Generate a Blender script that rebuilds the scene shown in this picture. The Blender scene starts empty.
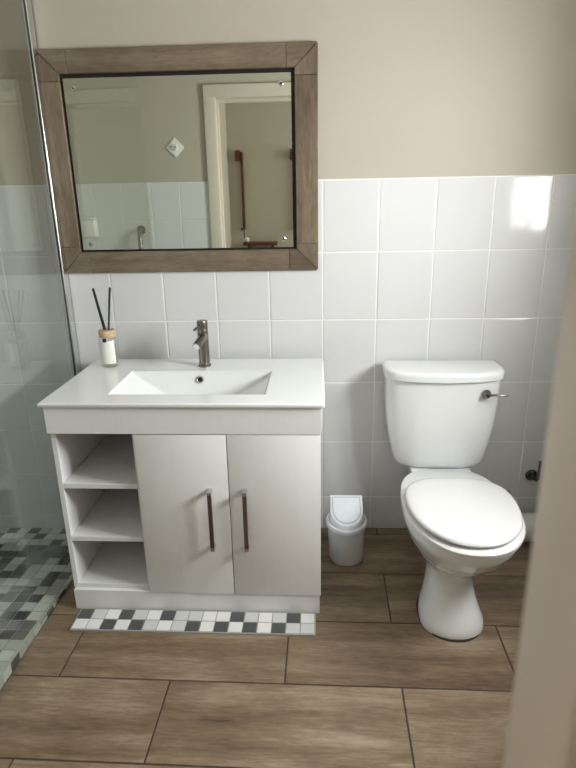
import bpy, bmesh, math, random
from mathutils import Vector, Matrix
random.seed(7)
D = bpy.data
SC = bpy.context.scene
COL = SC.collection
PI = math.pi

# ------------------------------------------------------------------ camera
CAM = Vector((-.0367, -2.1536, 1.3462)); YAW, PITCH, ROLL, FPX = .0466, .3148, -.0189, 576.66
fw = Vector((-math.sin(YAW)*math.cos(PITCH), math.cos(YAW)*math.cos(PITCH), -math.sin(PITCH)))
rt = Vector((math.cos(YAW), math.sin(YAW), 0)); up = rt.cross(fw)
R_ = math.cos(ROLL)*rt + math.sin(ROLL)*up
U_ = -math.sin(ROLL)*rt + math.cos(ROLL)*up
cd = D.cameras.new('camera'); cam = D.objects.new('camera', cd); COL.objects.link(cam)
cam.matrix_world = Matrix(((R_.x, U_.x, -fw.x, CAM.x), (R_.y, U_.y, -fw.y, CAM.y), (R_.z, U_.z, -fw.z, CAM.z), (0, 0, 0, 1)))
cd.sensor_fit = 'VERTICAL'; cd.sensor_height = 36; cd.lens = FPX*36/768; cd.clip_start = .01
cd.dof.use_dof = True; cd.dof.focus_distance = 1.95; cd.dof.aperture_fstop = 8.5
SC.camera = cam
# ------------------------------------------------------------------ light
SC.view_settings.view_transform = 'Standard'; SC.view_settings.look = 'None'
SC.view_settings.gamma = 1; SC.view_settings.use_curve_mapping = False
SC.view_settings.exposure = 0.34
w = D.worlds.new('world'); SC.world = w; w.use_nodes = True
w.node_tree.nodes['Background'].inputs[0].default_value = (.80, .90, 1, 1)
w.node_tree.nodes['Background'].inputs[1].default_value = 1.0
def area(name, loc, rot, sx, sy, power, col=(1, 1, 1)):
    l = D.lights.new(name, 'AREA'); l.shape = 'RECTANGLE'; l.size = sx; l.size_y = sy; l.energy = power; l.color = col
    o = D.objects.new(name, l); COL.objects.link(o); o.location = loc; o.rotation_euler = rot
    return o
# daylight arriving at the bathroom window (right wall); unseen passage lamp added as frontal fill
area('window_daylight', (1.135, -.97, 1.435), (0, PI/2-.06, 0), .60, .54, 66, (1, .995, .985))
area('passage_fill', (1.57, -3.0, 1.5), (0, PI/2, 0), 1.3, 1.0, 24, (1, .97, .93))

# ------------------------------------------------------------------ materials
def mat(name, col, rough=.5, metal=0, coat=0, spec=.5, trans=0, ior=1.5):
    m = D.materials.new(name); m.use_nodes = True
    b = m.node_tree.nodes['Principled BSDF']
    b.inputs['Base Color'].default_value = (*col, 1); b.inputs['Roughness'].default_value = rough
    b.inputs['Metallic'].default_value = metal; b.inputs['Coat Weight'].default_value = coat
    b.inputs['Specular IOR Level'].default_value = spec; b.inputs['Transmission Weight'].default_value = trans
    b.inputs['IOR'].default_value = ior
    m.diffuse_color = (*col, 1)
    return m
def nd(m, t, **k):
    n = m.node_tree.nodes.new(t)
    for a, v in k.items(): setattr(n, a, v)
    return n
def lk(m, a, b): m.node_tree.links.new(a, b)
def bump_noise(m, scale, strength, dist=.002, detail=3, coord='Object'):
    tc = nd(m, 'ShaderNodeTexCoord'); n = nd(m, 'ShaderNodeTexNoise'); b = nd(m, 'ShaderNodeBump')
    n.inputs['Scale'].default_value = scale; n.inputs['Detail'].default_value = detail
    b.inputs['Strength'].default_value = strength; b.inputs['Distance'].default_value = dist
    lk(m, tc.outputs[coord], n.inputs['Vector']); lk(m, n.outputs['Fac'], b.inputs['Height'])
    lk(m, b.outputs['Normal'], m.node_tree.nodes['Principled BSDF'].inputs['Normal'])
    return n
def noise_col(m, c0, c1, scale, stretch=(1, 1, 1), detail=4):
    tc = nd(m, 'ShaderNodeTexCoord'); mp = nd(m, 'ShaderNodeMapping'); n = nd(m, 'ShaderNodeTexNoise'); r = nd(m, 'ShaderNodeValToRGB')
    mp.inputs['Scale'].default_value = stretch; n.inputs['Scale'].default_value = scale; n.inputs['Detail'].default_value = detail
    r.color_ramp.elements[0].color = (*c0, 1); r.color_ramp.elements[1].color = (*c1, 1)
    r.color_ramp.elements[0].position = .3; r.color_ramp.elements[1].position = .7
    lk(m, tc.outputs['Object'], mp.inputs[0]); lk(m, mp.outputs[0], n.inputs['Vector']); lk(m, n.outputs['Fac'], r.inputs[0])
    lk(m, r.outputs[0], m.node_tree.nodes['Principled BSDF'].inputs['Base Color'])
def wood_tile(name, stops, rough=.42, vary=.25):
    """printed wood-look porcelain: grain runs along local x, every piece gets its own offset"""
    m = mat(name, stops[1][1], rough)
    b = m.node_tree.nodes['Principled BSDF']
    tc = nd(m, 'ShaderNodeTexCoord'); oi = nd(m, 'ShaderNodeObjectInfo')
    mul = nd(m, 'ShaderNodeMath', operation='MULTIPLY'); mul.inputs[1].default_value = 37
    add = nd(m, 'ShaderNodeVectorMath', operation='ADD')
    lk(m, oi.outputs['Random'], mul.inputs[0]); lk(m, tc.outputs['Object'], add.inputs[0]); lk(m, mul.outputs[0], add.inputs[1])
    def nz(sc, scale, detail, dist=0.0):
        mp = nd(m, 'ShaderNodeMapping'); mp.inputs['Scale'].default_value = sc
        n = nd(m, 'ShaderNodeTexNoise'); n.inputs['Scale'].default_value = scale; n.inputs['Detail'].default_value = detail
        n.inputs['Roughness'].default_value = .62; n.inputs['Distortion'].default_value = dist
        lk(m, add.outputs[0], mp.inputs[0]); lk(m, mp.outputs[0], n.inputs['Vector']); return n
    a = nz((.9, 8, 8), 2.0, 8, .25); c = nz((9, 60, 60), 2.4, 8); e = nz((1.3, 2.6, 2.6), 2.3, 5, .3)
    def madd(x, k, y):
        q = nd(m, 'ShaderNodeMath', operation='MULTIPLY_ADD'); q.inputs[1].default_value = k
        lk(m, x, q.inputs[0])
        if isinstance(y, float): q.inputs[2].default_value = y
        else: lk(m, y, q.inputs[2])
        return q.outputs[0]
    s = madd(a.outputs['Fac'], .52, 0.0); s = madd(c.outputs['Fac'], .30, s); s = madd(e.outputs['Fac'], .36, s)
    s = madd(oi.outputs['Random'], vary*.3, s)
    r = nd(m, 'ShaderNodeValToRGB'); cr = r.color_ramp
    while len(cr.elements) < len(stops): cr.elements.new(.5)
    for el, (p, col) in zip(cr.elements, stops): el.position = p; el.color = (*col, 1)
    lk(m, s, r.inputs[0]); lk(m, r.outputs[0], b.inputs['Base Color'])
    bp = nd(m, 'ShaderNodeBump'); bp.inputs['Strength'].default_value = .12; bp.inputs['Distance'].default_value = .001
    lk(m, c.outputs['Fac'], bp.inputs['Height']); lk(m, bp.outputs['Normal'], b.inputs['Normal'])
    return m
def pane_glass(name, tint, ior=1.5, rough=0.0):
    """thin sheet glass: tinted see-through plus its surface reflection"""
    m = D.materials.new(name); m.use_nodes = True; nt = m.node_tree; nt.nodes.clear()
    o = nd(m, 'ShaderNodeOutputMaterial'); mx = nd(m, 'ShaderNodeMixShader'); f = nd(m, 'ShaderNodeFresnel')
    ge = nd(m, 'ShaderNodeNewGeometry'); io = nd(m, 'ShaderNodeMapRange'); io.inputs['To Min'].default_value = ior; io.inputs['To Max'].default_value = 1/ior   # same air-to-glass value on both faces of the sheet
    lk(m, ge.outputs['Backfacing'], io.inputs['Value']); lk(m, io.outputs[0], f.inputs[0])
    t = nd(m, 'ShaderNodeBsdfTransparent'); t.inputs[0].default_value = (*tint, 1)
    g = nd(m, 'ShaderNodeBsdfGlossy'); g.inputs['Roughness'].default_value = rough
    lk(m, f.outputs[0], mx.inputs[0]); lk(m, t.outputs[0], mx.inputs[1]); lk(m, g.outputs[0], mx.inputs[2]); lk(m, mx.outputs[0], o.inputs[0])
    return m

M_WALL = mat('beige_paint', (.455, .42, .35), .7); bump_noise(M_WALL, 60, .12, .002)
M_CEIL = mat('white_ceiling_paint', (.70, .68, .63), .8); bump_noise(M_CEIL, 40, .1)
M_HALL = mat('passage_paint', (.52, .48, .40), .7); bump_noise(M_HALL, 60, .1)
M_TILE = mat('white_glazed_tile', (.68, .685, .695), .10, spec=.55); bump_noise(M_TILE, 7, .09, .006, 2)
M_GROUT = mat('white_grout', (.82, .82, .81), .6); bump_noise(M_GROUT, 200, .2)
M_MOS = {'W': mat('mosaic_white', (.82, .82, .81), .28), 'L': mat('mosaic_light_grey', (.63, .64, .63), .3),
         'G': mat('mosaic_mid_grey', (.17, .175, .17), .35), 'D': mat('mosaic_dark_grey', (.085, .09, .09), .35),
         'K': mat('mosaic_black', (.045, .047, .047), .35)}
M_SM = {'W': mat('glass_tinted_mosaic_white', (.72, .745, .71), .3), 'L': mat('glass_tinted_mosaic_light_grey', (.53, .555, .52), .3), 'G': M_MOS['G'], 'D': M_MOS['D'], 'K': M_MOS['K']}  # greenish cast of light through the glass is mixed into white and light grey
for k in [*M_MOS.values(), M_SM['W'], M_SM['L']]: bump_noise(k, 60, .1, .001)
M_MOSTRIM = mat('pale_edge_trim', (.55, .57, .55), .4); bump_noise(M_MOSTRIM, 80, .05)
M_MGROUT = mat('grey_grout', (.36, .36, .34), .85); bump_noise(M_MGROUT, 150, .2)
M_FGROUT = mat('brown_grout', (.075, .052, .036), .85); bump_noise(M_FGROUT, 150, .2)
M_PLANK = wood_tile('wood_look_floor_tile', [(.41, (.062, .040, .023)), (.53, (.145, .098, .059)), (.64, (.232, .168, .107)), (.79, (.41, .325, .235))])
M_FRAME = wood_tile('wood_look_frame_tile', [(.40, (.043, .028, .016)), (.54, (.096, .068, .042)), (.64, (.145, .109, .071)), (.78, (.23, .185, .13))], .5)
M_MIRROR = mat('mirror_silver', (.79, .845, .765), .0, 1)
M_BLACK = mat('dark_gap_black', (.006, .005, .005), .6)
M_CAB = mat('white_melamine', (.80, .80, .785), .35)
noise_col(M_CAB, (.795, .80, .795), (.81, .815, .81), 3, (40, 40, 1.5))
M_CAB_IN = mat('cabinet_inside_melamine', (.80, .795, .775), .45); bump_noise(M_CAB_IN, 80, .03)
M_CERAMIC = mat('white_ceramic', (.83, .845, .85), .06, coat=.4); bump_noise(M_CERAMIC, 5, .015, .005, 1)
M_SEAT = mat('white_seat_plastic', (.77, .77, .765), .16); bump_noise(M_SEAT, 4, .01)
M_CHROME = mat('chrome', (.62, .62, .63), .12, 1); bump_noise(M_CHROME, 30, .01)
M_STEEL = mat('brushed_gunmetal', (.22, .205, .19), .24, 1); bump_noise(M_STEEL, 300, .05, .0005)
M_DARK = mat('dark_bronze', (.07, .055, .045), .35, .6); bump_noise(M_DARK, 100, .05)
M_HWOOD = mat('dark_wood_handle', (.085, .045, .03), .45); noise_col(M_HWOOD, (.06, .034, .024), (.125, .07, .048), 4, (30, 30, 2))
M_CREAM = mat('cream_gloss_paint', (.62, .555, .475), .35); bump_noise(M_CREAM, 25, .06)
M_HWIN = mat('white_window_paint', (.78, .77, .74), .35); bump_noise(M_HWIN, 30, .04)
M_GLASS = pane_glass('shower_glass', (.945, .967, .952))
M_BOTTLE = pane_glass('clear_bottle_glass', (.93, .95, .94))
M_WINGLASS = pane_glass('window_glass', (.97, .98, .98))
M_ALU = mat('polished_aluminium', (.72, .72, .71), .22, 1); bump_noise(M_ALU, 120, .02)
M_BIN = mat('white_grey_plastic', (.60, .615, .62), .35); bump_noise(M_BIN, 120, .02)
M_BINLID = mat('white_plastic', (.75, .79, .83), .3); bump_noise(M_BINLID, 120, .02)
M_RIDGE = mat('flap_groove', (.42, .45, .48), .5); bump_noise(M_RIDGE, 120, .02)
M_PIPE = mat('white_pvc', (.68, .68, .66), .35); bump_noise(M_PIPE, 60, .02)
M_SEAL = mat('dark_sealant', (.035, .026, .02), .6); bump_noise(M_SEAL, 90, .2)
M_CORK = mat('pale_wood_cap', (.52, .36, .21), .6); noise_col(M_CORK, (.44, .29, .16), (.60, .43, .27), 5, (3, 3, 60))
M_REED = mat('black_reed', (.008, .008, .008), .6); bump_noise(M_REED, 200, .1)
M_LABEL = mat('white_paper_label', (.80, .79, .75), .7); bump_noise(M_LABEL, 200, .03)
M_LIQ = mat('pale_liquid', (.80, .78, .68), .1, trans=.8, ior=1.33); bump_noise(M_LIQ, 5, .01)
M_RED = mat('red_brown_wood', (.11, .034, .018), .4); noise_col(M_RED, (.085, .024, .012), (.14, .045, .024), 4, (20, 20, 2))
M_SWITCH = mat('white_switch_plastic', (.82, .82, .78), .3); bump_noise(M_SWITCH, 60, .02)
M_BLK = mat('black_plastic', (.012, .012, .012), .4); bump_noise(M_BLK, 60, .05)

# ------------------------------------------------------------------ mesh helpers
def link(name, me, m, parent=None, loc=(0, 0, 0), rot=(0, 0, 0)):
    o = D.objects.new(name, me); COL.objects.link(o)
    if m is not None and not me.materials: me.materials.append(m)
    o.parent = parent; o.location = loc; o.rotation_euler = rot
    return o
def fin(name, bm, m, parent=None, loc=(0, 0, 0), rot=(0, 0, 0), smooth=None):
    bmesh.ops.recalc_face_normals(bm, faces=bm.faces)
    me = D.meshes.new(name); bm.to_mesh(me); bm.free()
    if smooth:
        me.polygons.foreach_set('use_smooth', [True]*len(me.polygons)); me.set_sharp_from_angle(angle=math.radians(smooth))
    return link(name, me, m, parent, loc, rot)
def tag(o, label, cat, group=None, kind=None):
    o['label'] = label; o['category'] = cat
    if group: o['group'] = group
    if kind: o['kind'] = kind
    return o
def empty(name, loc=(0, 0, 0), rz=0):
    o = D.objects.new(name, None); COL.objects.link(o); o.location = loc; o.rotation_euler = (0, 0, rz); o.empty_display_size = .05
    return o
def bx(bm, lo, hi, bev=0, seg=2):
    r = bmesh.ops.create_cube(bm, size=1)
    vs = r['verts']
    for v in vs:
        v.co = Vector([lo[i] + (v.co[i]+.5)*(hi[i]-lo[i]) for i in range(3)])
    if bev:
        es = list({e for v in vs for e in v.link_edges})
        bmesh.ops.bevel(bm, geom=es, offset=bev, segments=seg, affect='EDGES', profile=.5)
    return bm
def box(name, lo, hi, m, parent=None, bev=0, seg=2, **k):
    return fin(name, bx(bmesh.new(), lo, hi, bev, seg), m, parent, smooth=40 if bev else None, **k)
def loft(bm, loops, cap=True, closed=True):
    rows = [[bm.verts.new(p) for p in L] for L in loops]
    n = len(rows[0])
    for a, b in zip(rows, rows[1:]):
        for i in range(n if closed else n-1):
            bm.faces.new((a[i], a[(i+1) % n], b[(i+1) % n], b[i]))
    if cap:
        bm.faces.new(rows[0]); bm.faces.new(rows[-1])
    return bm
def lathe(bm, prof, seg=32, mtx=Matrix.Identity(4)):
    loops = [[mtx @ Vector((r*math.cos(2*PI*i/seg), r*math.sin(2*PI*i/seg), z)) for i in range(seg)] for r, z in prof]
    return loft(bm, loops)
def tube(bm, pts, r, seg=12):
    pts = [Vector(p) for p in pts]; loops = []
    rs = r if isinstance(r, (list, tuple)) else [r]*len(pts)
    ref = Vector((0, 0, 1))
    for i, p in enumerate(pts):
        t = (pts[min(i+1, len(pts)-1)] - pts[max(i-1, 0)]).normalized()
        if abs(t.dot(ref)) > .95: ref = Vector((1, 0, 0)) if abs(t.x) < .9 else Vector((0, 1, 0))
        a = t.cross(ref).normalized(); b = t.cross(a)
        loops.append([p + rs[i]*(math.cos(2*PI*k/seg)*a + math.sin(2*PI*k/seg)*b) for k in range(seg)])
    return loft(bm, loops)
TM = {}
def tile_mesh(w_, h_, m, t=.008, bev=.003, key=''):
    """one tile, local x = width, y = height, face towards +z at z=0, rounded arris"""
    k = (round(w_, 4), round(h_, 4), m.name, t, bev)
    if k in TM: return TM[k]
    bm = bmesh.new()
    def ring(i, z): return [bm.verts.new((sx*(w_/2-i), sy*(h_/2-i), z)) for sx, sy in ((-1, -1), (1, -1), (1, 1), (-1, 1))]
    rr = [ring(0, -t), ring(0, -bev*.75), ring(bev*.3, -bev*.25), ring(bev, 0)]
    for a, b in zip(rr, rr[1:]):
        for i in range(4): bm.faces.new((a[i], a[(i+1) % 4], b[(i+1) % 4], b[i]))
    bm.faces.new(rr[-1]); bm.faces.new(rr[0][::-1])
    me = D.meshes.new('tile'); bmesh.ops.recalc_face_normals(bm, faces=bm.faces); bm.to_mesh(me); bm.free(); me.materials.append(m)
    TM[k] = me
    return me

# ------------------------------------------------------------------ setting: walls, ceiling
XR, XL, YF, ZC = 1.06, -1.86, -1.99, 2.45        # right wall, shower's left wall, doorway wall, ceiling
OPL, OPR, OPT = -.680, .0532, 1.975               # doorway opening
WT = .15
ROT_B, ROT_F = (PI/2, 0, 0), (PI/2, 0, PI)
wall_back = tag(box('wall_back', (XL-.1, .004, -.10), (XR+.2, .12, ZC), M_WALL), 'beige painted wall above white tiles behind the mirror and toilet', 'wall', kind='structure')
box('grout', (XL, .0014, -.03), (XR, .006, 1.4005), M_GROUT, wall_back)
ROWS = [1.399, 1.149, .899, .649, .398, .148, 0.0]
SROWS = [1.399, 1.149, .899, .649, .449, .249, .049, -.022]
G = .0028
def wobble(s=.0028): return random.uniform(-s, s)
for i in range(-10, 6):
    x0, x1 = max(i*.2, XL+.002), min(i*.2+.2, XR-.002)
    if x1-x0 < .015: continue
    rows = SROWS if x1 <= -.999 else ROWS
    for a, b in zip(rows, rows[1:]):
        zt, zb = a, b
        if zt-zb < .01: continue
        o = link('tile', tile_mesh(x1-x0-G, zt-zb-G, M_TILE), None, wall_back, ((x0+x1)/2, -.0002+random.uniform(-.0004, .0004), (zt+zb)/2), (ROT_B[0]+wobble(), 0, wobble()))
# doorway wall (behind the camera, seen in the mirror)
bm = bmesh.new()
bx(bm, (XL-.1, YF-WT, -.10), (OPL, YF, ZC)); bx(bm, (OPR, YF-WT, 0), (XR+.2, YF, ZC)); bx(bm, (OPL, YF-WT, OPT), (OPR, YF, ZC))
wall_front = tag(fin('wall_front', bm, M_WALL), 'beige painted wall with white tiled lower part and cream doorway, reflected in the mirror', 'wall', kind='structure')
bm = bmesh.new(); bx(bm, (XL, YF-.002, 0), (-.746, YF+.003, 1.4505)); fin('grout', bm, M_GROUT, wall_front)
fr = [1.449, 1.199, .949, .699, .449, .199, 0.0]
xs = [-.746-.2*k for k in range(0, 7)]
for a, b in zip(xs, xs[1:]):
    b = max(b, XL+.002)
    if a-b < .02: continue
    for zt, zb in zip(fr, fr[1:]):
        link('tile', tile_mesh(a-b-G, zt-zb-G, M_TILE), None, wall_front, ((a+b)/2, YF+.005, (zt+zb)/2), (ROT_F[0]+wobble(), 0, PI+wobble()))
# right wall with window
WY0, WY1, WZ0, WZ1 = -1.25, -.69, 1.12, 1.75
bm = bmesh.new()
bx(bm, (XR, YF, 0), (XR+.12, .004, WZ0)); bx(bm, (XR, YF, WZ1), (XR+.12, .004, ZC)); bx(bm, (XR, YF, WZ0), (XR+.12, WY0, WZ1)); bx(bm, (XR, WY1, WZ0), (XR+.12, .004, WZ1))
wall_right = tag(fin('wall_right', bm, M_WALL), 'beige painted side wall with a window beside the toilet', 'wall', kind='structure')
wall_left = tag(box('wall_left', (XL-.1, YF, -.10), (XL, .004, ZC), M_WALL), 'beige painted end wall inside the shower', 'wall', kind='structure')
def joined_tiles(name, par, x, sgn, ztop):
    bm = bmesh.new()
    for j in range(10):
        y0, y1 = -.2*j-.003, max(-.2*j-.2, YF+.004)
        for a, b in zip(ROWS, ROWS[1:]):
            if a > ztop: a = ztop
            if a-b < .02: continue
            bx(bm, (min(x, x+sgn*.007), y1+G/2, b+G/2), (max(x, x+sgn*.007), y0-G/2, a-G/2), .002, 1)
    o = fin(name, bm, M_TILE, par); o['kind'] = 'stuff'
joined_tiles('tile_field', wall_right, XR, -1, 1.125)
joined_tiles('tile_field', wall_left, XL, 1, 1.399)
ceiling = tag(box('ceiling', (XL-.1, -4.2, ZC), (XR+.6, .12, ZC+.1), M_CEIL), 'plain white painted ceiling over the bathroom', 'ceiling', kind='structure')
window = tag(empty('window_1', (XR+.034, (WY0+WY1)/2, WZ0)), 'white framed casement window in the side wall beside the toilet', 'window', kind='structure')
bm = bmesh.new(); hw, hh = (WY1-WY0)/2, WZ1-WZ0
bx(bm, (-.03, -hw, 0), (.03, hw, .05)); bx(bm, (-.03, -hw, hh-.05), (.03, hw, hh)); bx(bm, (-.03, -hw, 0), (.03, -hw+.05, hh)); bx(bm, (-.03, hw-.05, 0), (.03, hw, hh)); bx(bm, (-.025, -.03, .05), (.025, .03, hh-.05))
fin('window_frame', bm, M_HWIN, window)
for s in (-1, 1): box('pane', (-.003, min(s*.03, s*(hw-.05)), .05), (.003, max(s*.03, s*(hw-.05)), hh-.05), M_WINGLASS, window)
# passage behind the doorway
HB, HL = -3.40, -.80
bm = bmesh.new(); bx(bm, (HL-.1, HB-.1, 0), (1.8, HB, ZC))
wall_passage = tag(fin('wall_passage', bm, M_HALL), 'plain beige passage wall seen through the reflected doorway', 'wall', kind='structure')
tag(box('wall_passage_side', (HL-.1, HB, 0), (HL, YF-WT, ZC), M_HALL), 'shaded beige side wall of the passage beyond the doorway', 'wall', kind='structure')
bm = bmesh.new(); bx(bm, (1.6, HB, 0), (1.7, YF-WT, .8)); bx(bm, (1.6, HB, 2.2), (1.7, YF-WT, ZC))
tag(fin('wall_passage_end', bm, M_HALL), 'beige passage end wall with a wide opening', 'wall', kind='structure')

# ------------------------------------------------------------------ floor
RF = -.0175
KU = -.936                                        # kerb line
bm = bmesh.new()
loft(bm, [[(KU-RF*.12*-1, .12, z), (XR+.2, .12, z), (XR+.2, -2.20, z), (KU+RF*2.2, -2.20, z)] for z in (-.12, -.0025)])
bx(bm, (HL-.1, HB-.1, -.12), (1.75, -2.20, -.0125))
floor = tag(fin('floor', bm, M_FGROUT), 'brown wood-look plank tiles laid in half bond on the bathroom floor', 'floor', kind='structure')
PL, PW, FY, FX = .6737, .2635, -.5715, -.1102
for r in range(-3, 7):
    v1, v0 = FY-(r-1)*PW, FY-r*PW                 # v0 nearer the doorway
    v1 = min(v1, -.001); 
    if v0 < -2.2: v0 = -2.2
    if v1-v0 < .02: continue
    off = FX + (0 if r % 2 else PL/2)
    lim = (KU+.0035, XR-.004)
    for k in range(-3, 4):
        u0, u1 = max(off+k*PL, lim[0]), min(off+(k+1)*PL, lim[1])
        if u1-u0 < .02: continue
        uc, vc = (u0+u1)/2, (v0+v1)/2
        link('plank', tile_mesh(u1-u0-.005, v1-v0-.005, M_PLANK, .009, .0015), None, floor, (uc-RF*vc, vc+RF*uc, 0), (0, 0, RF))
bm = bmesh.new(); bx(bm, (HL, HB, -.012), (1.6, -2.206, -.001)); fin('passage_floor_slab', bm, M_PLANK, floor)

# ------------------------------------------------------------------ shower floor with mosaic
SLOPE = .058
sf = tag(box('shower_floor', (XL-KU+.002, -1.985, -.06), (-.0015, .0, -.0012), M_MGROUT), 'shower floor of small white grey and black mosaic squares behind the glass', 'shower floor', kind='structure')
sf.location = (KU, -.004, -.012); sf.rotation_euler = (-SLOPE, 0, RF)
MP = .047
pattern = ['LGLKLGKLLGWKL', 'KWLGLKGLWGLGK', 'GLKLKLLKGLGWL', 'LKGLGKLLGKLLG', 'KLGLKWLGLKGLK', 'GKLGLKGLWLGKL']
cnt = 0; bmr = bmesh.new(); rest = []
for j in range(42):
    for i in range(19):
        x, y = -.004-MP*(i+.5), -MP*(j+.5)
        if x < XL-KU+.02 or y < -1.98: continue
        ch = random.choices('WLGDK', (3, 4.5, 2, 3, 1.6))[0]
        if i == 0: ch = random.choices('LWDG', (5, 3, 1, 1))[0]
        if j < 30 and i < 10:
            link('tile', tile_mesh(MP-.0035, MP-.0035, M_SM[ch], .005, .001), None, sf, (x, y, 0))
        else: rest.append((x, y, ch))
me_mats = list('WLGDK')
for x, y, ch in rest:
    n0 = len(bmr.faces); bx(bmr, (x-.0217, y-.0217, -.004), (x+.0217, y+.0217, 0))
    bmr.faces.ensure_lookup_table()
    for f in bmr.faces[n0:]: f.material_index = me_mats.index(ch)
o = fin('mosaic_field', bmr, None, sf); o['kind'] = 'stuff'
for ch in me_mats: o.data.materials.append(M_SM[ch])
for j in range(42):                              # riser of the step
    y = -MP*(j+.5)
    ch = random.choices('WLD', (3, 3, 2))[0]
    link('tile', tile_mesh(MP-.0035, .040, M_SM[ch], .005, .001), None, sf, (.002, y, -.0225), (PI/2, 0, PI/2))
box('edge_trim', (-.006, -1.975, -.004), (.0026, 0, .0012), M_MOSTRIM, sf)
dr = tag(empty('shower_drain', (KU-.40, -.35, .0005)), 'square metal grid drain set in the mosaic shower floor', 'drain'); dr.rotation_euler = (-SLOPE, 0, RF)
box('frame', (-.06, -.06, .008), (.06, .06, .0105), M_STEEL, dr, .001, 1)
for k in range(7): box('slat', (-.052, -.050+k*.0145, .0105), (.052, -.043+k*.0145, .0125), M_CHROME, dr)

# ------------------------------------------------------------------ shower glass
gl = tag(empty('shower_screen', (-.962, -.0, 0), math.radians(3)), 'clear shower glass in a polished wall channel above the mosaic step', 'shower screen')
GH = 2.02
box('glass_panel', (-.004, -1.03, .034), (.004, -.012, GH), M_GLASS, gl)
bm = bmesh.new(); bx(bm, (-.012, -.050, .03), (-.0055, -.003, GH), .001, 1); bx(bm, (.0048, -.050, .03), (.0075, -.003, GH), .0006, 1); bx(bm, (-.012, -.008, .03), (.0075, -.003, GH))
fin('wall_channel', bm, M_ALU, gl)
bm = bmesh.new(); bx(bm, (-.0055, -.053, .03), (-.0042, -.049, GH)); bx(bm, (.0042, -.0515, .03), (.0058, -.049, GH)); fin('rubber_seal', bm, M_MOSTRIM, gl)
box('bottom_seal', (-.004, -1.03, .024), (.004, -.052, .0338), M_GLASS, gl)

# ------------------------------------------------------------------ doorway casing (its right side stands close to the camera)
cas = tag(empty('trim_1', ((OPL+OPR)/2, YF, 0)), 'cream painted wooden door frame around the bathroom doorway', 'door frame', kind='structure')
hw_ = (OPR-OPL)/2
for s in (-1, 1):
    nm = 'casing'
    bm = bmesh.new(); x0 = s*(hw_-.008); x1 = s*(hw_+.066)
    bx(bm, (min(x0, x1), 0, 0), (max(x0, x1), .022, OPT+.066), .005, 3); fin(nm, bm, M_CREAM, cas, smooth=40)
    bm = bmesh.new(); a, b = s*(hw_-.012), s*(hw_+.004)
    bx(bm, (min(a, b), -.025, 0), (max(a, b), .021, OPT), .003, 2)
    a = s*(hw_-.001); bx(bm, (min(a, b), -WT-.02, 0), (max(a, b), -.023, OPT), .002, 1)
    a = s*(hw_-.016); bx(bm, (min(a, b), -.110, 0), (max(a, b), -.080, OPT), .002, 1)
    fin('jamb', bm, M_CREAM, cas, smooth=40)
    bm = bmesh.new(); bx(bm, (min(x0, x1), -WT-.022, 0), (max(x0, x1), -WT, OPT+.066), .005, 2); fin(nm, bm, M_CREAM, cas, smooth=40)
bm = bmesh.new(); bx(bm, (-hw_-.066, 0, OPT-.008), (hw_+.066, .023, OPT+.066), .005, 3); fin('head_casing', bm, M_CREAM, cas, smooth=40)
bm = bmesh.new(); bx(bm, (-hw_, -WT-.02, OPT-.012), (hw_, .02, OPT+.004)); bx(bm, (-hw_, -.105, OPT-.03), (hw_, -.065, OPT), .002, 1); fin('head_jamb', bm, M_CREAM, cas)

# ------------------------------------------------------------------ mirror with wood-look tile frame
mi = tag(empty('wall_mirror', (-.487, 0, 1.45)), 'screwed rectangular mirror in a brown wood-look tile frame above the basin', 'mirror')
oL, oR, oT, oB = -.963+.487, -.018+.487, 1.8265-1.45, 1.0865-1.45
iL, iR, iT, iB = -.893+.487, -.0955+.487, 1.7525-1.45, 1.163-1.45
FT = -.014                                       # frame front
def prism(name, poly, y0, y1, m, par, bev=.0012, along='x'):
    """extruded polygon in the wall plane, object origin at its middle; rotated so that grain runs along its length"""
    cx = sum(p[0] for p in poly)/len(poly); cz = sum(p[1] for p in poly)/len(poly)
    rotm = Matrix.Rotation(0 if along == 'x' else PI/2, 4, 'Y')
    inv = rotm.inverted()
    bm = bmesh.new()
    L = [[inv @ Vector((p[0]-cx, y, p[1]-cz)) for p in poly] for y in (y0, y1)]
    loft(bm, L)
    if bev: bmesh.ops.bevel(bm, geom=list(bm.edges), offset=bev, segments=1, affect='EDGES')
    return fin(name, bm, m, par, (cx, 0, cz), rotm.to_euler())
g = .0012
jx0, jx1, jz0, jz1 = iL+.032, iR-.028, iB+.014, iT-.024     # joints where the straight bars start
for (cx, cz, ox, oz, jx, jz) in ((iL, iT, oL, oT, jx0, jz1), (iR, iT, oR, oT, jx1, jz1), (iL, iB, oL, oB, jx0, jz0+.006), (iR, iB, oR, oB, jx1, jz0+.006)):
    sx = 1 if ox < cx else -1; sz = 1 if oz < cz else -1
    prism('frame_corner', [(ox+sx*g*1.6, oz), (jx-sx*g, oz), (jx-sx*g, cz), (cx+sx*g*.6, cz)], -.0008, FT, M_FRAME, mi)
    prism('frame_corner', [(ox, oz+sz*g*1.6), (ox, jz-sz*g), (cx, jz-sz*g), (cx, cz+sz*g*.6)], -.0008, FT, M_FRAME, mi, along='z')
prism('frame_bar', [(jx0, iT), (jx1, iT), (jx1, oT), (jx0, oT)], -.0008, FT, M_FRAME, mi)
prism('frame_bar', [(jx0, oB), (jx1, oB), (jx1, iB), (jx0, iB)], -.0008, FT, M_FRAME, mi)
prism('frame_bar', [(oL, jz0+.006), (iL, jz0+.006), (iL, jz1), (oL, jz1)], -.0008, FT, M_FRAME, mi, along='z')
prism('frame_bar', [(iR, jz0+.006), (oR, jz0+.006), (oR, jz1), (iR, jz1)], -.0008, FT, M_FRAME, mi, along='z')
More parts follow.
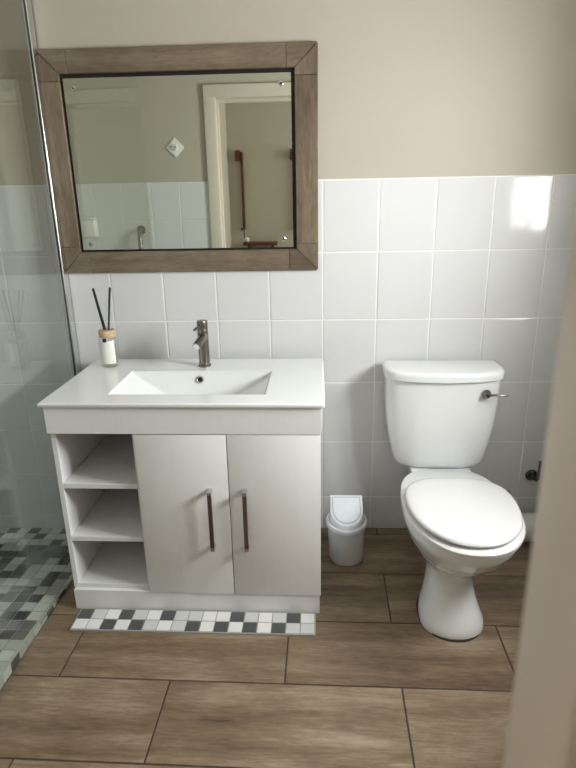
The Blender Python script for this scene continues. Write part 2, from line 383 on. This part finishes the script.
box('dark_gap_sheet', (oL+.006, -.0022, oB+.006), (oR-.006, -.0004, oT-.006), M_BLACK, mi)  # black sheet paints the dark gap between frame and mirror glass
ml, mr, mt, mb = iL+.0095, iR-.0115, iT-.013, iB+.007
box('mirror_glass', (ml, -.0072, mb), (mr, -.0024, mt), M_MIRROR, mi, .0008, 1)
for sx, sz in ((ml+.035, mt-.032), (mr-.034, mt-.033), (ml+.029, mb+.021), (mr-.035, mb+.030)):
    bm = bmesh.new(); lathe(bm, [(.0, 0), (.0085, 0), (.0085, .0015), (.006, .0035), (.0, .0045)][1:-1], 20, Matrix.Translation((sx, -.0072, sz)) @ Matrix.Rotation(PI/2, 4, 'X'))
    sc = fin('screw_cap', bm, M_CHROME, mi, smooth=40)
    bm = bmesh.new(); bx(bm, (sx-.0028, -.0114, sz-.0028), (sx+.0028, -.0106, sz+.0028)); fin('screw_head', bm, M_BLK, sc)

# ------------------------------------------------------------------ vanity cabinet
RV = -.0113
def v2w(u, v, z=0): return (u-RV*v, v+RV*u, z)
van = tag(empty('vanity_cabinet', (0, 0, 0), RV), 'white vanity cabinet with two doors and three open shelves under the basin', 'cabinet')
UL, UR, VC, VD, VB = -.8575, -.0095, -.522, -.5395, -.058   # left, right, carcass front, door front, back
ZT = .7475
DX = -.588                                        # divider
CX = -.2990
bm = bmesh.new(); bx(bm, (UL, VC, .078), (UL+.016, VB, .655), .0008, 1); fin('side_panel', bm, M_CAB, van)
bm = bmesh.new(); bx(bm, (UR-.016, VC, .078), (UR, VB, .655), .0008, 1); fin('side_panel', bm, M_CAB, van)
box('divider', (DX-.010, VC+.001, .078), (DX+.006, VB, .655), M_CAB_IN, van)
box('back_panel', (UL+.017, VB, .078), (UR-.017, VB+.006, .655), M_CAB_IN, van)
for z in (.4755, .2795, .0945): box('shelf', (UL+.0165, VC, z-.017), (DX-.0105, VB-.001, z), M_CAB, van, .0008, 1)
box('bottom_panel', (DX+.007, VC+.003, .078), (UR-.017, VB-.001, .094), M_CAB_IN, van)
box('top_rail', (UL-.002, VD, .6575), (UR+.002, VD+.016, ZT-.0003), M_CAB, van, .001, 1)
box('back_rail', (UL+.0165, VB-.016, .6575), (UR-.0165, VB, ZT-.0003), M_CAB_IN, van)
box('compartment_top', (UL+.0165, VC, .650), (DX-.0105, VB-.017, .6565), M_CAB_IN, van)
for x_ in (UL-.002, UR-.014): box('side_rail', (x_, VD+.0163, .6555), (x_+.016, VB, ZT-.0003), M_CAB, van)
box('plinth', (UL+.003, VC-.0140, 0.0005), (UR-.004, VB, .0775), M_CAB, van, .0008, 1)
for x0, x1, hx in ((DX+.001, CX-.0013, -.3580), (CX+.0013, UR, -.2475)):
    dcx = (x0+x1)/2
    d = box('door', (x0-dcx, VD, .0760), (x1-dcx, VC-.0015, .6545), M_CAB, van, .0010, 2, loc=(dcx, 0, 0))
    h = hx-dcx
    bm = bmesh.new(); loft(bm, [[(h+sx*.0065, VD-.030+yy, z) for sx, yy in ((-1, 0), (1, 0), (1, .009), (-1, .009))] for z in (.260, .463)]); bmesh.ops.bevel(bm, geom=list(bm.edges), offset=.001, segments=1, affect='EDGES')
    fin('handle_bar', bm, M_HWOOD, d)
    for z in (.2665, .468):
        bm = bmesh.new(); bx(bm, (h-.0068, VD-.0305, z-.006), (h+.0068, VD, z+.006), .0012, 2); fin('handle_post', bm, M_CHROME, d, smooth=40)

# ------------------------------------------------------------------ basin top
bt = tag(empty('basin_countertop', (0, 0, ZT), RV), 'glossy white ceramic countertop with sunken rectangular basin on the cabinet', 'basin')
cl, cr, cf, cb, ct = -.8745, .0025, -.5485, -.046, .0130
a = [(-.682, -.210), (-.183, -.210), (-.183, -.4605), (-.682, -.4605)]
bmn = bmesh.new()
def rrect(x0, x1, y0, y1, r, z, n=5):
    P = []
    for cx, cy, a0 in ((x1-r, y1-r, 0), (x0+r, y1-r, 90), (x0+r, y0+r, 180), (x1-r, y0+r, 270)):
        for k in range(n+1):
            t = math.radians(a0+90*k/n); P.append((cx+r*math.cos(t), cy+r*math.sin(t), z))
    return P
x0, x1, y0, y1 = -.682, -.183, -.4605, -.210
loops = [rrect(cl+.006, cr-.006, cf+.006, cb-.002, .004, 0), rrect(cl+.001, cr-.001, cf+.001, cb-.001, .006, .0005), rrect(cl, cr, cf, cb, .006, .003), rrect(cl, cr, cf, cb, .006, ct-.004),
         rrect(cl+.002, cr-.002, cf+.002, cb, .006, ct-.0016), rrect(cl+.006, cr-.006, cf+.006, cb-.002, .006, ct), rrect(cl+.009, cr-.009, cf+.009, cb-.004, .006, ct), rrect(x0-.006, x1+.006, y0-.006, y1+.006, .006, ct),
         rrect(x0-.003, x1+.003, y0-.003, y1+.003, .006, ct), rrect(x0-.0007, x1+.0007, y0-.0007, y1+.0007, .005, ct-.001), rrect(x0, x1, y0, y1, .0045, ct-.004),
         rrect(x0+.006, x1-.006, y0+.004, y1-.004, .006, ct-.012),
         rrect(x0+.160, x1-.160, y0+.030, y1-.034, .010, ct-.098), rrect(x0+.172, x1-.172, y0+.042, y1-.046, .012, ct-.103)]
rows_ = [[bmn.verts.new(p) for p in L] for L in loops]; n = len(rows_[0])
for p, q in zip(rows_, rows_[1:]):
    for i in range(n): bmn.faces.new((p[i], p[(i+1) % n], q[(i+1) % n], q[i]))
bmn.faces.new(rows_[-1]); 
fin('countertop', bmn, M_CERAMIC, bt, smooth=35)
ov = Vector((-.4365, -.2208, ct-.0275)); om = Matrix.Translation(ov) @ Matrix.Rotation(math.radians(70), 4, 'X')
bm = bmesh.new()
prof = [(.0085, -.004), (.0085, .0022), (.0100, .0034), (.0128, .0032), (.0138, .0010), (.0138, -.004)]
loops = [[om @ Vector((r*math.cos(2*PI*i/28), r*math.sin(2*PI*i/28), z)) for i in range(28)] for r, z in prof]
loft(bm, loops, cap=False); ovr = fin('overflow_ring', bm, M_CHROME, bt, smooth=50)
bm = bmesh.new(); lathe(bm, [(.0086, -.003), (.0086, .0012)], 24, om); fin('overflow_hole', bm, M_BLK, bt)
bm = bmesh.new(); lathe(bm, [(.030, -.1025), (.030, -.1005), (.026, -.099), (.012, -.0985)], 28, Matrix.Translation((-.4325, -.336, ct))); fin('drain_plug', bm, M_CHROME, bt, smooth=40)
TOPZ = ZT+ct

# ------------------------------------------------------------------ tap
tp = v2w(-.4330, -.142, TOPZ+.0003)
tap = tag(empty('basin_tap', tp, RV), 'brushed dark steel pillar mixer tap standing behind the basin', 'tap')
bm = bmesh.new(); lathe(bm, [(.0235, 0), (.0235, .006), (.0195, .009), (.0195, .125)], 36); fin('body', bm, M_STEEL, tap, smooth=40)
bm = bmesh.new(); lathe(bm, [(.0188, .1252), (.0195, .1275), (.0195, .164), (.0185, .168), (.012, .1695)], 36); capo = fin('lever_cap', bm, M_STEEL, tap, smooth=40)
bm = bmesh.new(); tube(bm, [(-.004, -.013, .153), (-.016, -.055, .147), (-.0175, -.059, .1464)], [.0052, .0052, .0046], 16); fin('lever_pin', bm, M_STEEL, capo, smooth=40)
bm = bmesh.new()
q0, q1 = Vector((.004, -.0, .112)), Vector((-.011, -.068, .089)); ax = (q1-q0).normalized()
tube(bm, [q0, q1-ax*.004, q1], [.0160, .0160, .0150], 28); sp = fin('spout', bm, M_STEEL, tap, smooth=40)
bm = bmesh.new(); tube(bm, [q1-ax*.001, q1+ax*.002], [.0125, .0120], 24); fin('aerator', bm, M_CHROME, sp, smooth=40)

# ------------------------------------------------------------------ reed diffuser
dp = v2w(-.786, -.137, TOPZ+.0003)
rd = tag(empty('reed_diffuser', dp, .35), 'glass reed diffuser bottle with wooden cap and black sticks on countertop', 'diffuser')
bm = bmesh.new(); lathe(bm, [(.0265, 0), (.0308, .003), (.0318, .008), (.0318, .104), (.0295, .108), (.024, .1115)], 36); fin('bottle', bm, M_BOTTLE, rd, smooth=40)
bm = bmesh.new(); lathe(bm, [(.023, .007), (.0275, .010), (.0275, .078), (.0270, .0785)], 32); fin('liquid', bm, M_LIQ, rd, smooth=40)
bm = bmesh.new(); L = []
for z in (.014, .100): L.append([(.0324*math.cos(t), .0324*math.sin(t), z) for t in [math.radians(-90-22-62+124*k/20) for k in range(21)]])
loft(bm, L, cap=False, closed=False); lab = fin('label', bm, M_LABEL, rd, smooth=60)
bm = bmesh.new(); lathe(bm, [(.0295, .1115), (.0295, .134), (.028, .136), (.006, .136)], 36); fin('wooden_cap', bm, M_CORK, rd, smooth=40)
bm = bmesh.new(); L = []
for z in (.096, .1105): L.append([(.0328*math.cos(t), .0328*math.sin(t), z) for t in [math.radians(-90-22-12+24*k/6) for k in range(7)]])
loft(bm, L, cap=False, closed=False); fin('neck_tag', bm, M_BLK, rd, smooth=60)
inv = Matrix.Rotation(-(.35), 3, 'Z')
for (bx_, by_, tx, ty, tz) in ((-.002, .0, -.032, .004, .286), (-.006, -.004, -.041, .020, .283), (.006, 0, .026, .006, .288), (.004, .006, .020, .030, .284)):
    bm = bmesh.new(); tube(bm, [inv @ Vector((bx_, by_, .125)), inv @ Vector((tx, ty, tz))], .0031, 10); fin('reed', bm, M_REED, rd, smooth=40)

# ------------------------------------------------------------------ mosaic strip in front of the plinth
st = tag(box('trim_2', (-.8345, -.6425, -.002), (-.0265, -.5395, .0052), M_MGROUT), 'two rows of white and grey mosaic squares along the cabinet plinth', 'mosaic strip', kind='structure'); st.rotation_euler = (0, 0, RV)
R1 = 'DLWDLWDLLWWDLWLDW'; R2 = 'WWDWDLWLDWDWDWDLL'
for r, row in enumerate((R1, R2)):
    for i, ch in enumerate(row):
        link('tile', tile_mesh(.0472-.0032, .0475-.003, M_MOS['D' if ch == 'D' else ch], .006, .001), None, st, (-.832+.0472*(i+.5), -.5425-.0485*(r+.5), .0072), (wobble(.004), wobble(.004), 0))

# ------------------------------------------------------------------ toilet
to = tag(empty('toilet', (.4385, -.024, 0), -.016), 'white ceramic close-coupled toilet with closed seat lid and pedestal foot', 'toilet')
def egg(hw, yf, yb, yc, z, n=48, ef=2.15, eb=2.8, cx=0.0):
    P = []
    for k in range(n):
        t = 2*PI*k/n; c, s = math.cos(t), math.sin(t)
        e = ef if s < 0 else eb
        x = hw*math.copysign(abs(c)**(2/e), c)
        y = yc + (abs(s)**(2/e))*((yf-yc) if s < 0 else (yb-yc))
        P.append((cx+x, y, z))
    return P
bm = bmesh.new()
S = [(.000, .1030, -.628, -.36), (.012, .1030, -.630, -.36), (.030, .0995, -.624, -.355), (.060, .087, -.606, -.345), (.100, .0765, -.580, -.33), (.140, .0715, -.562, -.32), (.175, .0725, -.560, -.31),
     (.200, .083, -.570, -.29), (.222, .104, -.594, -.26), (.245, .127, -.622, -.22), (.270, .144, -.648, -.19), (.297, .155, -.668, -.18), (.300, .160, -.674, -.18), (.322, .165, -.686, -.17), (.326, .170, -.693, -.17), (.350, .1755, -.707, -.16), (.372, .177, -.713, -.17), (.379, .1755, -.7105, -.17), (.382, .169, -.704, -.175)]
loft(bm, [egg(h, yf-.012*min(1, max(0, (z-.17)/.12)), yb, yf+(yb-yf)*.46 if z > .2 else yf+(yb-yf)*.38, z*.985, eb=2.9 if z > .23 else 2.2, cx=-.015*min(1, max(0, (.29-z)/.12))) for z, h, yf, yb in S])
# platform carrying the cistern and trapway behind the pedestal
P = [(.18, .070, -.26, -.10), (.24, .088, -.27, -.07), (.29, .100, -.28, -.035), (.330, .106, -.285, -.012), (.362, .110, -.285, -.005), (.3655, .108, -.283, -.007)]
def rr2(hw, y0, y1, z, r=.03): return rrect(-hw, hw, y0, y1, r, z, 5)
loft(bm, [rr2(h, a_, b_, z) for z, h, a_, b_ in P])
tube(bm, [(0, -.36, .21), (0, -.30, .215), (0, -.25, .19), (0, -.215, .14), (0, -.19, .10), (.04, -.15, .088), (.085, -.118, .082)], [.070, .070, .068, .064, .060, .058, .056], 24)
fin('pan', bm, M_CERAMIC, to, smooth=50)
bm = bmesh.new(); loft(bm, [egg(.1060, -.635, -.364, -.50, z, eb=2.2, cx=-.015) for z in (0.0004, .0045)]); fin('sealant', bm, M_SEAL, to)
bm = bmesh.new(); loft(bm, [egg(h, yf, yb, -.485, z) for z, h, yf, yb in ((.3770, .173, -.732, -.325), (.3785, .1785, -.739, -.321), (.390, .1805, -.7415, -.319), (.3945, .1775, -.7375, -.322), (.396, .160, -.714, -.335))])
fin('seat', bm, M_SEAT, to, smooth=50)
bm = bmesh.new(); loft(bm, [egg(h, yf, yb, -.48, z) for z, h, yf, yb in ((.3962, .145, -.690, -.345), (.4015, .147, -.692, -.343), (.4025, .166, -.717, -.325), (.4045, .1705, -.7225, -.321), (.4095, .1725, -.7245, -.319), (.4145, .1705, -.7215, -.321), (.4172, .164, -.714, -.327), (.4192, .148, -.694, -.34), (.4208, .115, -.65, -.37), (.4214, .06, -.57, -.43))])
fin('seat_lid', bm, M_SEAT, to, smooth=50)
for s in (-1, 1):
    bm = bmesh.new(); tube(bm, [(s*.055, -.313, .387), (s*.095, -.313, .387)], .0085, 16); fin('hinge', bm, M_SEAT, to, smooth=40)
def tank(hw, ds, bow, z, n=40, yb=-.008, e=6.5):
    P = [(hw-.004, yb, z), (-(hw-.004), yb, z)]
    for k in range(n+1):
        t = PI + PI*k/n; c, s = math.cos(t), math.sin(t)
        x = hw*math.copysign(abs(c)**(2/e), c); y = yb-.004-(ds-.012)*abs(s)**(2/e) - bow*max(0, 1-(x/hw)**2)
        P.append((x, y, z))
    return P
bm = bmesh.new()
T = [(.3665, .148, .124, .022), (.3685, .157, .132, .024), (.374, .164, .137, .027), (.390, .171, .139, .030), (.43, .181, .140, .034), (.48, .191, .141, .038), (.54, .200, .141, .040), (.62, .206, .141, .040), (.7085, .2085, .141, .040)]
loft(bm, [tank(h, d, b, z) for z, h, d, b in T]); fin('cistern', bm, M_CERAMIC, to, smooth=50)
bm = bmesh.new()
T = [(.7092, .202, .136, .040), (.7115, .204, .138, .040), (.7125, .2135, .148, .042), (.7145, .216, .1505, .043), (.730, .2165, .151, .043), (.7385, .2155, .150, .043), (.7425, .2125, .147, .042), (.7445, .207, .141, .040), (.7455, .198, .132, .037)]
loft(bm, [tank(h, d, b, z) for z, h, d, b in T]); fin('cistern_lid', bm, M_CERAMIC, to, smooth=50)
lev = Vector((.139, -.170, .668))
bm = bmesh.new(); lathe(bm, [(.016, 0), (.016, .004), (.013, .010), (.010, .020), (.006, .022)], 24, Matrix.Translation(lev) @ Matrix.Rotation(PI/2, 4, 'X')); lv = fin('flush_lever', bm, M_STEEL, to, smooth=40)
bm = bmesh.new(); tube(bm, [lev+Vector((0, -.016, 0)), lev+Vector((.025, -.018, .001)), lev+Vector((.062, -.019, .0)), lev+Vector((.070, -.019, -.001))], [.0055, .004, .0038, .002], 12); fin('lever_arm', bm, M_STEEL, lv, smooth=40)

# ------------------------------------------------------------------ pipework and paper holder at the wall
pp = tag(empty('waste_pipe', (.80, -.12, .082)), 'thick white plastic waste pipe along the wall beside the toilet', 'pipe')
bm = bmesh.new(); tube(bm, [(-.225, 0, 0), (.258, 0, 0)], .056, 32); fin('pipe', bm, M_PIPE, pp, smooth=40)
bm = bmesh.new(); tube(bm, [(-.235, 0, 0), (-.175, 0, 0)], .0605, 32); fin('socket', bm, M_PIPE, pp, smooth=40)
va = tag(empty('stop_valve', (.752, -.0005, .163)), 'small dark metal stop valve on the wall behind the toilet', 'valve')
bm = bmesh.new(); lathe(bm, [(.02, 0), (.02, .004), (.009, .006), (.009, .03)], 20, Matrix.Rotation(PI/2, 4, 'X')); fin('valve_body', bm, M_STEEL, va, smooth=40)
bm = bmesh.new(); lathe(bm, [(.011, .03), (.015, .033), (.015, .046), (.010, .048)], 20, Matrix.Rotation(PI/2, 4, 'X')); fin('valve_knob', bm, M_DARK, va, smooth=40)
ph = tag(empty('paper_holder', (.846, -.0005, .251)), 'dark metal upright paper holder on round wall plate beside the toilet', 'holder')
bm = bmesh.new(); lathe(bm, [(.0245, 0), (.0245, .004), (.0225, .007), (.010, .008), (.0085, .024)], 28, Matrix.Rotation(PI/2, 4, 'X')); fin('wall_plate', bm, M_STEEL, ph, smooth=40)
bm = bmesh.new(); tube(bm, [(0, -.020, 0), (.012, -.0225, -.010), (.0175, -.024, -.016), (.0195, -.0245, -.008), (.0195, -.0245, .072)], .0055, 14); fin('arm', bm, M_DARK, ph, smooth=60)

# ------------------------------------------------------------------ bin
bn = tag(empty('swing_bin', (.0865, -.214, 0), 0), 'small pale grey plastic swing bin with white flap beside the cabinet', 'bin'); bn.scale = (1.13, 1.13, 1.08)
bm = bmesh.new(); lathe(bm, [(.052, .0006), (.0565, .004), (.058, .012), (.0635, .150)], 40); fin('body', bm, M_BIN, bn, smooth=40)
def ringz(r, z0, tilt, n=48): return [(r*math.cos(2*PI*k/n), r*math.sin(2*PI*k/n), z0+tilt*r*math.sin(2*PI*k/n)) for k in range(n)]
bm = bmesh.new(); loft(bm, [ringz(.0645, .140, .02), ringz(.0675, .142, .08), ringz(.0685, .153, .10), ringz(.0672, .158, .10), ringz(.0625, .160, .12), ringz(.058, .157, .15)])
fin('collar', bm, M_BINLID, bn, smooth=50)
# hood: straight at the back, round at the front, sloping down to the front
def ushape(hw, yf, yb, z_of, n=24):
    P = [(hw, yb), (-hw, yb)] if False else []
    for k in range(n+1):
        t = PI+PI*k/n; P.append((hw*math.cos(t), yf+hw*1.0 + hw*1.0*math.sin(t)))
    P = [(-hw, yb)] + P + [(hw, yb)]
    return [(x, y, z_of(y)) for x, y in P]
zs = lambda y: .168 + (y+.058)*.52
bm = bmesh.new(); loft(bm, [ushape(.0545, -.059, .052, lambda y: .150), ushape(.0545, -.059, .052, lambda y: zs(y)-.003), ushape(.052, -.056, .049, zs)])
hood = fin('hood', bm, M_BINLID, bn, smooth=40)
bm = bmesh.new(); loft(bm, [ushape(.0475, -.0515, .043, lambda y: zs(y)-.001), ushape(.0475, -.0515, .043, lambda y: zs(y)+.0006)]); fin('flap_groove', bm, M_RIDGE, hood)
bm = bmesh.new(); loft(bm, [ushape(.0445, -.0485, .0395, lambda y: zs(y)-.001), ushape(.0445, -.0485, .0395, lambda y: zs(y)+.0018), ushape(.042, -.046, .0375, lambda y: zs(y)+.003)]); fin('flap', bm, M_BINLID, hood, smooth=40)

# ------------------------------------------------------------------ things seen in the mirror
sw = tag(empty('switch_plate', (-.955, YF, 1.669)), 'white square plate turned on its corner, on the wall reflected in the mirror', 'switch plate')
bm = bmesh.new(); L = []
for h_, y in ((.044, .0004), (.044, .006), (.041, .009)): L.append([(h_*sx, y, h_*sz) for sx, sz in ((-1, -1), (1, -1), (1, 1), (-1, 1))])
rot45 = Matrix.Rotation(math.radians(45), 3, 'Y')
L = [[rot45 @ Vector(p) for p in l] for l in L]
loft(bm, L); fin('plate', bm, M_SWITCH, sw, smooth=30)
bm = bmesh.new(); lathe(bm, [(.021, 0.0), (.021, .012), (.016, .018)], 28, Matrix.Translation((0, .008, 0)) @ Matrix.Rotation(-PI/2, 4, 'X')); fin('knob', bm, M_SWITCH, sw, smooth=40)
for x, z in ((-.007, .004), (.007, .004), (0, -.009)):
    bm = bmesh.new(); lathe(bm, [(.0042, 0), (.0042, .002)], 12, Matrix.Translation((x, .0255, z)) @ Matrix.Rotation(-PI/2, 4, 'X')); fin('pin_hole', bm, M_BLK, sw)
gr = tag(empty('grab_rail', (-1.235, YF+.006, .80)), 'grey metal grab rail on the tiled wall reflected in the mirror', 'rail')
bm = bmesh.new(); tube(bm, [(0, 0, -.1), (0, .04, -.09), (0, .052, -.06), (0, .052, .28), (0, .045, .315), (0, .03, .333), (0, 0, .34)], .0155, 18); fin('rail', bm, M_STEEL, gr, smooth=60)
for z in (-.1, .34):
    bm = bmesh.new(); lathe(bm, [(.03, 0), (.03, .005), (.018, .008)], 24, Matrix.Translation((0, 0, z)) @ Matrix.Rotation(-PI/2, 4, 'X')); fin('flange', bm, M_STEEL, gr, smooth=40)
# wooden pieces on the passage wall
for x, lab_ in ((-.672, 'red-brown wooden upright with block top on the passage wall, above the small ornament'), (-.184, 'red-brown wooden upright on the passage wall, half hidden by the mirror frame')):
    ur = tag(empty('wooden_upright', (x, HB, 1.06)), lab_, 'wooden upright')
    box('post', (-.011, .0005, 0), (.011, .035, .67), M_RED, ur, .003)
    box('top_block', (-.055, .0005, .595), (-.0145, .055, .682), M_RED, ur, .004)
    box('foot_block', (-.030, .0005, -.012), (-.0145, .04, .016), M_RED, ur, .003)
sh = tag(empty('passage_shelf', (-.52, HB, .922)), 'short red-brown wooden shelf on the passage wall under the upright', 'shelf')
box('board', (-.155, .0005, 0), (.155, .14, .028), M_RED, sh, .004)
for s in (-1, 1): box('bracket', (s*.11-.01, .0005, -.07), (s*.11+.01, .09, -.0005), M_RED, sh, .003)
on = tag(empty('ornament', (-.648, HB+.07, .951)), 'small white ornament with a thin black stem on the wooden shelf', 'ornament')
bm = bmesh.new(); lathe(bm, [(.018, 0), (.024, .008), (.024, .03), (.014, .04), (.008, .042)], 24); fin('base', bm, M_SWITCH, on, smooth=40)
bm = bmesh.new(); tube(bm, [(-.02, 0, .004), (-.022, 0, .16)], .004, 10); fin('stem', bm, M_BLK, on, smooth=40)
wb = tag(empty('wall_box', (-1.585, YF+.006, 1.10)), 'small white box on the tiled wall, reflected in the lower corner of the mirror', 'box')
box('body', (-.05, 0, 0), (.05, .07, .115), M_SWITCH, wb, .010, 3)
box('lid', (-.052, -.0005, .1155), (.052, .074, .130), M_SWITCH, wb, .005, 2)
